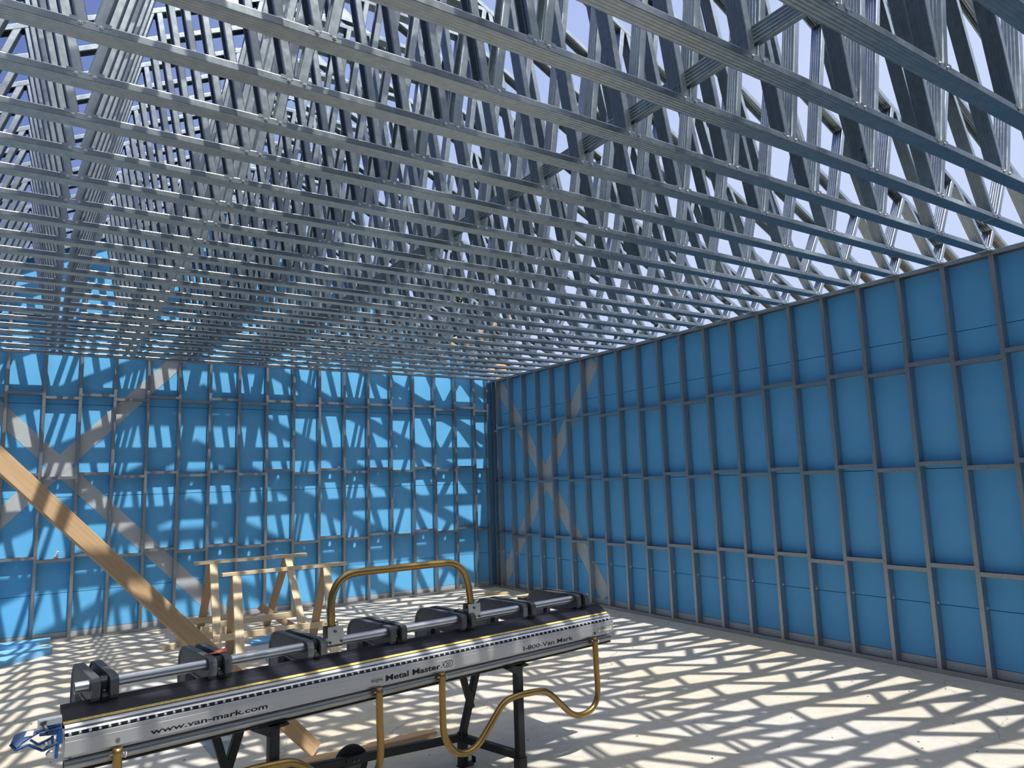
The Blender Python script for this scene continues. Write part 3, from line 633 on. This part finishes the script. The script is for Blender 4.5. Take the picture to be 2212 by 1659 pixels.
q = MB(); q.box((-0.062, 0.012, 0.850), (-0.010, 0.070, 0.869)); q.build('slide_block', BLUEP, cut)
q = MB(); q.box((-0.024, 0.000, 0.812), (-0.008, 0.050, 0.850)); q.build('slide_cheek', BLUEP, cut)
for c_, r_, a_ in (((-0.066, 0.0, 0.822), 0.010, (0, 1, 0)), ((-0.050, -0.004, 0.782), 0.016, (0.4, 1, 0)), ((-0.038, 0.008, 0.772), 0.014, (0.4, 1, 0)), ((-0.154, -0.006, 0.824), 0.007, (1, 0.3, 0))):
    c_ = Vector(c_); a_ = Vector(a_).normalized(); q = MB(); q.tube([c_-a_*0.008, c_-a_*0.003, c_+a_*0.003, c_+a_*0.008], [r_*0.6, r_, r_, r_*0.6], 14); q.build('cutter_wheel', ALU2, cut)
q = MB(); q.tube([(-0.072, 0.05, 0.890), (-0.060, 0.02, 0.862)], 0.008, 14); q.tube([(-0.0735, 0.054, 0.894), (-0.072, 0.05, 0.890)], 0.013, 16); q.build('adjusting_knob', TUBEM, cut)

# folding stand under the brake
stand = thing('folding_stand', 'black steel folding stand with a wheel carrying the bending brake', 'stand', BO, BRZ)
def bar(a, b_, w=0.05, t=0.05, name='leg', wv=(1, 0, 0), m=BLACKS, parent=None): q = MB(); q.beam(a, b_, wv, w, t, 0.004); return q.build(name, m, parent or stand)
for k_, ds in enumerate((0.0, -1.56)):
    lg = bar((2.445+ds, 0.035, 0.0), (2.445+ds, 0.035, 0.672))
    bar((2.445+ds, 0.035, 0.0), (2.445+ds, 0.035, 0.13), 0.062, 0.062, 'leg_sleeve')
    q = MB(); q.prism([(-0.11, 0.672), (0.07, 0.672), (0.07, 0.662), (-0.025, 0.655), (-0.025, 0.625)], (2.445+ds, 0.010, 0), (2.445+ds, 0.060, 0), (1, 0, 0), (0, 0, 1)); q.build('top_gusset', BLACKS, stand)
    bar((2.305+ds, 0.45, 0.20), (2.482+ds, 0.45, 0.732), 0.045, 0.04, 'rear_leg'); bar((2.352+ds, 0.41, 0.36), (2.236+ds, 0.41, 0.732), 0.042, 0.03, 'rear_strut')
    bar((2.302+ds, 0.45, 0.0), (2.304+ds, 0.45, 0.21), 0.055, 0.05, 'leg_sleeve')
    bar((2.310+ds, 0.44, 0.172), (2.436+ds, 0.050, 0.140), 0.045, 0.045, 'cross_tube', (0, 0, 1))
    q = MB(); q.box((2.33+ds, 0.40, 0.02), (2.37+ds, 0.44, 0.026)); q.box((2.366+ds, 0.40, 0.02), (2.37+ds, 0.44, 0.055)); q.box((2.27+ds, 0.42, 0.0), (2.37+ds, 0.48, 0.006)); q.build('foot_bracket', BLACKS, stand)
bar((2.33, 0.45, 0.178), (0.76, 0.45, 0.300), 0.045, 0.04, 'long_rail', (0, 0, 1))
wh = MB(); c0 = Vector((1.535, 0.50, 0.205)); R_w = 0.102
prof = [(-0.028, 0.55), (-0.030, 0.86), (-0.026, 0.95), (-0.012, 1.0), (0.012, 1.0), (0.026, 0.95), (0.030, 0.86), (0.028, 0.55)]
wh.tube([c0+Vector((0, a, 0)) for a, _ in prof], [q_*R_w for _, q_ in prof], 32); wheel = wh.build('wheel', RUB, stand)
q = MB(); q.tube([c0+Vector((0, -0.032, 0)), c0+Vector((0, 0.032, 0))], 0.052, 24); q.build('wheel_hub', CASTM, wheel)
q = MB(); q.box((1.47, 0.426, 0.215), (1.60, 0.431, 0.262)); axp = q.build('axle_plate', BLACKS, stand)
for x in (1.515, 1.545): q = MB(); q.tube([(x, 0.426, 0.238), (x, 0.420, 0.238)], 0.007, 8); q.build('bolt', CASTM, axp)
q = MB(); q.beam((1.535, 0.47, 0.205), (1.535, 0.47, 0.26), (1, 0, 0), 0.04, 0.03); q.build('axle_arm', BLACKS, stand)

# offcuts lying on the castings
def sliver(pts, th, name, m, label, cat):
    o = quadplate(pts, th, name, m, None); o.location = BO; o.rotation_euler = (0, 0, BRZ); return tag(o, label, cat)
sliver([(0.60, 0.215, 1.0215), (0.66, 0.235, 1.0215), (0.665, 0.245, 1.0215), (0.74, 0.30, 1.0215), (0.71, 0.205, 1.0215), (0.668, 0.185, 1.0215), (0.66, 0.195, 1.0215)][::-1], 0.0015, 'metal_offcut', RED, 'thin orange red metal sliver lying across the second brake casting', 'offcut')
sliver([(1.54, 0.22, 1.0215), (1.76, 0.27, 1.0215), (1.76, 0.262, 1.0215), (1.54, 0.202, 1.0215)], 0.0015, 'metal_offcut', DKSL, 'thin dark metal sliver lying across the brake casting right of the left handle foot', 'offcut')
sliver([(2.03, 0.24, 1.0215), (2.20, 0.30, 1.0215), (2.20, 0.29, 1.0215), (2.03, 0.225, 1.0215)], 0.0015, 'metal_offcut', DKSL, 'thin dark metal sliver on the brake casting left of the right handle foot', 'offcut')

# ------------------------------------------------------------------ lumber
def board(name, a, b_, wv, w, t, m, label=None, cat=None, parent=None, group=None, ch=0.003):
    """beam whose object axes follow the grain (x), so the wood texture runs along it"""
    a, b_ = Vector(a), Vector(b_); d = (b_-a).normalized(); wv = Vector(wv); wv = (wv-d*wv.dot(d)).normalized(); tv = d.cross(wv)
    q = MB(); Lb = (b_-a).length; q.beam((0, 0, 0), (Lb, 0, 0), (0, 1, 0), w, t, ch); o = q.build(name, m, parent)
    mm = Matrix.Identity(4)
    for i in range(3): mm[i][0] = d[i]; mm[i][1] = wv[i]; mm[i][2] = tv[i]; mm[i][3] = a[i]
    if parent: o.matrix_parent_inverse = Matrix.Identity(4); o.matrix_local = Matrix.Translation(-parent.location) @ mm
    else: o.matrix_world = mm
    if label: tag(o, label, cat, group)
    return o
# slanting brace board from the floor up to the left
p_lo = Vector((-5.115, -5.875, 0.035)); p_hi = Vector((-7.02, -6.38, 2.07)); dd = (p_hi-p_lo).normalized()
board('brace_board', p_lo, p_hi+dd*1.5, (0.62, 0.25, 0.75), 0.102, 0.038, WOOD2, 'long pine board slanting from the concrete floor up past the left edge', 'board')
board('floor_plank', (-4.285, -6.045, 0.0195), (-5.62, -6.02, 0.0195), (0, 1, 0), 0.089, 0.038, WOOD2, 'pine stud lying flat on the floor beside the stand wheel', 'plank')
def sawhorse(name, label, y, x0, x1, z, lx, rx, feet, rails, extra=()):
    t = thing(name, label, 'sawhorse', ((x0+x1)/2, y, 0), 0, 'pine sawhorses')
    board('top_rail', (x0, y, z+0.0), (x1, y, z+0.0), (0, 1, 0), 0.089, 0.038, WOOD, parent=t)
    for (xt, sgn, ft) in ((lx, -1, feet[0]), (lx, 1, feet[1]), (rx, -1, feet[2]), (rx, 1, feet[3])):
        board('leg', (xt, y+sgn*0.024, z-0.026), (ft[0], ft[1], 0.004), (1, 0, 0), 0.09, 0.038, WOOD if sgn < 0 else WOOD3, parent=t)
    for a, b_, wv in rails: board('stretcher', a, b_, wv, 0.07, 0.036, WOOD, parent=t)
    return t
sawhorse('sawhorse', 'pine sawhorse farther from the brake, its top rail ending behind the other one', -1.4, -5.174, -3.804, 0.955, -4.96, -4.05,
         ((-5.0, -2.0), (-4.97, -0.68), (-4.0, -2.02), (-4.15, -0.80)), (((-5.02, -1.80, 0.265), (-4.05, -1.80, 0.275), (0, 0, 1)), ((-5.2, -0.86, 0.19), (-4.5, -0.86, 0.19), (0, 0, 1))))
sawhorse('sawhorse', 'pine sawhorse nearer to the bending brake, left of the tall gold handle', -2.65, -5.105, -3.714, 0.924, -4.955, -3.955,
         ((-5.03, -3.28), (-4.93, -2.26), (-4.06, -3.26), (-4.0, -2.28)), (((-5.13, -2.40, 0.22), (-3.80, -2.40, 0.22), (0, 0, 1)), ((-5.12, -3.14, 0.12), (-4.9, -3.14, 0.12), (0, 0, 1))))
board('loose_board', (-4.42, -1.50, 0.375), (-3.95, -1.62, 0.03), (0.5, 0, 0.7), 0.085, 0.036, WOOD3, 'short brown board leaning low between the sawhorse legs', 'board')
board('timber_beam', (-5.33, -1.42, 0.055), (-4.62, -0.95, 0.055), (0, 0, 1), 0.11, 0.10, WOOD, 'thick pine beam lying on the floor left of the sawhorses', 'beam')
board('wood_block', (-5.50, -1.50, 0.03), (-5.37, -1.44, 0.03), (0, 0, 1), 0.058, 0.07, WOOD, 'small pale wood block against the end of the thick beam', 'block')
board('wood_scrap', (-5.07, -1.35, 0.16), (-4.93, -1.30, 0.13), (0, 1, 0), 0.04, 0.06, WOOD, 'short angled wood scrap on the thick beam under the sawhorses', 'wood scrap')
board('floor_stud', (-5.02, -2.50, 0.020), (-3.55, -2.62, 0.020), (0, 1, 0), 0.089, 0.038, WOOD, 'pine stud lying flat under the nearer sawhorse', 'plank')
board('corner_block', (-0.60, -0.62, 0.021), (-0.27, -0.86, 0.021), (0, 0, 1), 0.04, 0.13, WOOD, 'small pine block lying on the floor in the far corner', 'block')
q = MB(); q.box((-0.17, -0.14, 0.0), (0.17, 0.14, 0.09)); o = q.build('small_crate', BLACKS, None, (-0.42, -1.72, 0)); tag(o, 'small black crate on the floor behind the last brake castings', 'crate')
o = board('wood_offcut', (-0.70, -1.78, 0.103), (-0.33, -1.70, 0.103), (0, 1, 0), 0.18, 0.02, WOOD, 'thin tan wood offcut lying on the small black crate', 'wood offcut')
# foam sheets and metal offcuts
def slab(name, pts, z0, z1, m, label, cat, group=None):
    q = MB(); q.prism(pts, (0, 0, z0), (0, 0, z1), (1, 0, 0), (0, 1, 0)); return tag(q.build(name, m), label, cat, group)
slab('foam_sheet', [(-8.6, -1.9), (-7.08, -1.20), (-6.60, -0.78), (-6.58, -0.62), (-6.75, -0.5), (-8.6, -0.1)], 0.001, 0.06, FOAM2, 'wide light blue foam sheet lying on the floor, under the narrower one', 'foam sheet')
slab('foam_sheet', [(-8.5, -0.35), (-6.75, -0.48), (-6.60, -0.36), (-6.60, -0.20), (-8.5, -0.06)], 0.061, 0.10, FOAM2, 'narrow light blue foam sheet on the wide one, nearest the back wall', 'foam sheet')
slab('foam_offcut', [(-4.62, -2.0), (-4.60, -1.78), (-4.25, -1.55), (-4.18, -1.95)], 0.001, 0.03, FOAM2, 'small blue foam offcut on the floor between the sawhorses', 'foam offcut')
slab('foam_offcut', [(-4.68, -2.95), (-4.66, -2.78), (-4.30, -2.72), (-4.30, -2.9)], 0.001, 0.03, FOAM2, 'blue foam scrap on the floor under the nearer sawhorse', 'foam offcut')
slab('sheet_metal_offcut', [(-5.70, -5.50), (-5.72, -5.05), (-5.50, -5.02), (-5.47, -5.42), (-5.62, -5.47)], 0.001, 0.004, GALV2, 'square grey sheet metal offcut on the floor left of the stand', 'metal offcut')
slab('sheet_metal_offcut', [(-5.19, -5.39), (-5.30, -5.27), (-5.12, -5.16), (-5.02, -5.27)], 0.001, 0.0025, CONC, 'thin pale offcut lying on the floor beside the slanting board foot', 'offcut')
# crumpled plastic on the blocking
q = MB(); rnd = random.Random(3)
for (cx, cz, r_) in ((-6.60, 1.03, 0.022), (-6.585, 1.055, 0.024), (-6.575, 1.085, 0.022), (-6.57, 1.11, 0.016)):
    vs = []; n1_, n2_ = 8, 5
    for i in range(1, n2_):
        for j in range(n1_):
            th = math.pi*i/n2_; ph = 2*math.pi*j/n1_; rr_ = r_*(0.75+0.5*rnd.random())
            vs.append((cx+rr_*math.sin(th)*math.cos(ph), 0.045+rr_*math.sin(th)*math.sin(ph), cz+rr_*math.cos(th)))
    vs += [(cx, 0.045, cz+r_), (cx, 0.045, cz-r_)]; T0 = len(vs)-2
    fs = [(i*n1_+j, i*n1_+(j+1) % n1_, (i+1)*n1_+(j+1) % n1_, (i+1)*n1_+j) for i in range(n2_-2) for j in range(n1_)]
    fs += [(T0, (j+1) % n1_, j) for j in range(n1_)] + [(T0+1, (n2_-2)*n1_+j, (n2_-2)*n1_+(j+1) % n1_) for j in range(n1_)]
    q.add(vs, fs)
tag(q.build('plastic_scrap', WHITE), 'crumpled white plastic scrap standing on a blocking of the back wall', 'plastic scrap')
# grit on the floor
q = MB()
for i in range(420):
    x = rnd.uniform(-8.5, -0.2); y = rnd.uniform(-8.6, -0.3)
    if (x < -6.4 and y > -1.8) or (-5.8 < x < -3.6 and y > -6.3 and (y > -3.5 or y < -4.9)) or (x > -0.8 and y > -2): continue
    s1 = rnd.uniform(0.004, 0.013); a = rnd.uniform(0, 3.1)
    c, s2 = math.cos(a)*s1, math.sin(a)*s1; h = s1*0.5
    q.add([(x-c, y-s2, 0.0005), (x+s2*0.6, y-c*0.6, 0.0005), (x+c, y+s2, 0.0005), (x-s2*0.6, y+c*0.6, 0.0005), (x, y, h)], [(0, 1, 4), (1, 2, 4), (2, 3, 4), (3, 0, 4)])
tag(q.build('floor_grit', DKSL), 'dark crumbs of debris scattered over the concrete floor', 'debris', kind='stuff')

# ------------------------------------------------------------------ beyond the walls
hs = thing('timber_building', 'orange wood sheathed building seen beyond the roof trusses', 'building', (0, 0, 0))
q = MB(); q.prism([(4.0, -0.13), (6.25, -0.13), (6.25, 7.30), (4.0, 6.15)], (0, 9, 0), (0, 13, 0), (1, 0, 0), (0, 0, 1)); q.build('wall', OSB, hs)
q = MB(); q.prism([(3.8, 6.08), (6.45, 7.42), (6.45, 7.52), (3.8, 6.18)], (0, 8.8, 0), (0, 13.2, 0), (1, 0, 0), (0, 0, 1)); q.build('roof', PLY, hs)
def tree(loc, h, r, seed, label):
    rn = random.Random(seed); t = thing('pine_tree', label, 'tree', loc, 0, 'trees beyond the building')
    q = MB(); q.tube([(0, 0, 0), (0.05, 0, h*0.5), (0, 0, h*0.93)], [0.22, 0.15, 0.04], 8); q.build('trunk', BARK, t)
    q = MB()
    for i in range(1500):
        z = rn.uniform(0.3, 1.0); rr_ = r*(1.12-z)*rn.uniform(0.2, 1.0)*1.25; a = rn.uniform(0, 6.283); c = Vector((rr_*math.cos(a), rr_*math.sin(a), z*h))
        u = Vector((rn.uniform(-1, 1), rn.uniform(-1, 1), rn.uniform(-0.6, 0.6))).normalized(); v = u.cross(Vector((rn.uniform(-1, 1), rn.uniform(-1, 1), rn.uniform(-1, 1)))).normalized(); s1 = rn.uniform(0.15, 0.42)
        q.add([c-u*s1, c+v*s1*0.4, c+u*s1, c-v*s1*0.4, c+u.cross(v)*s1*0.2], [(0, 1, 4), (1, 2, 4), (2, 3, 4), (3, 0, 4)])
    q.build('foliage', LEAF, t); return t
tree((10.2, 20, -0.13), 12.6, 1.9, 1, 'dark green tree showing through the trusses, leftmost of the two')
tree((15.2, 26, -0.13), 14.6, 1.5, 2, 'dark green tree showing through the trusses, right of the other tree')
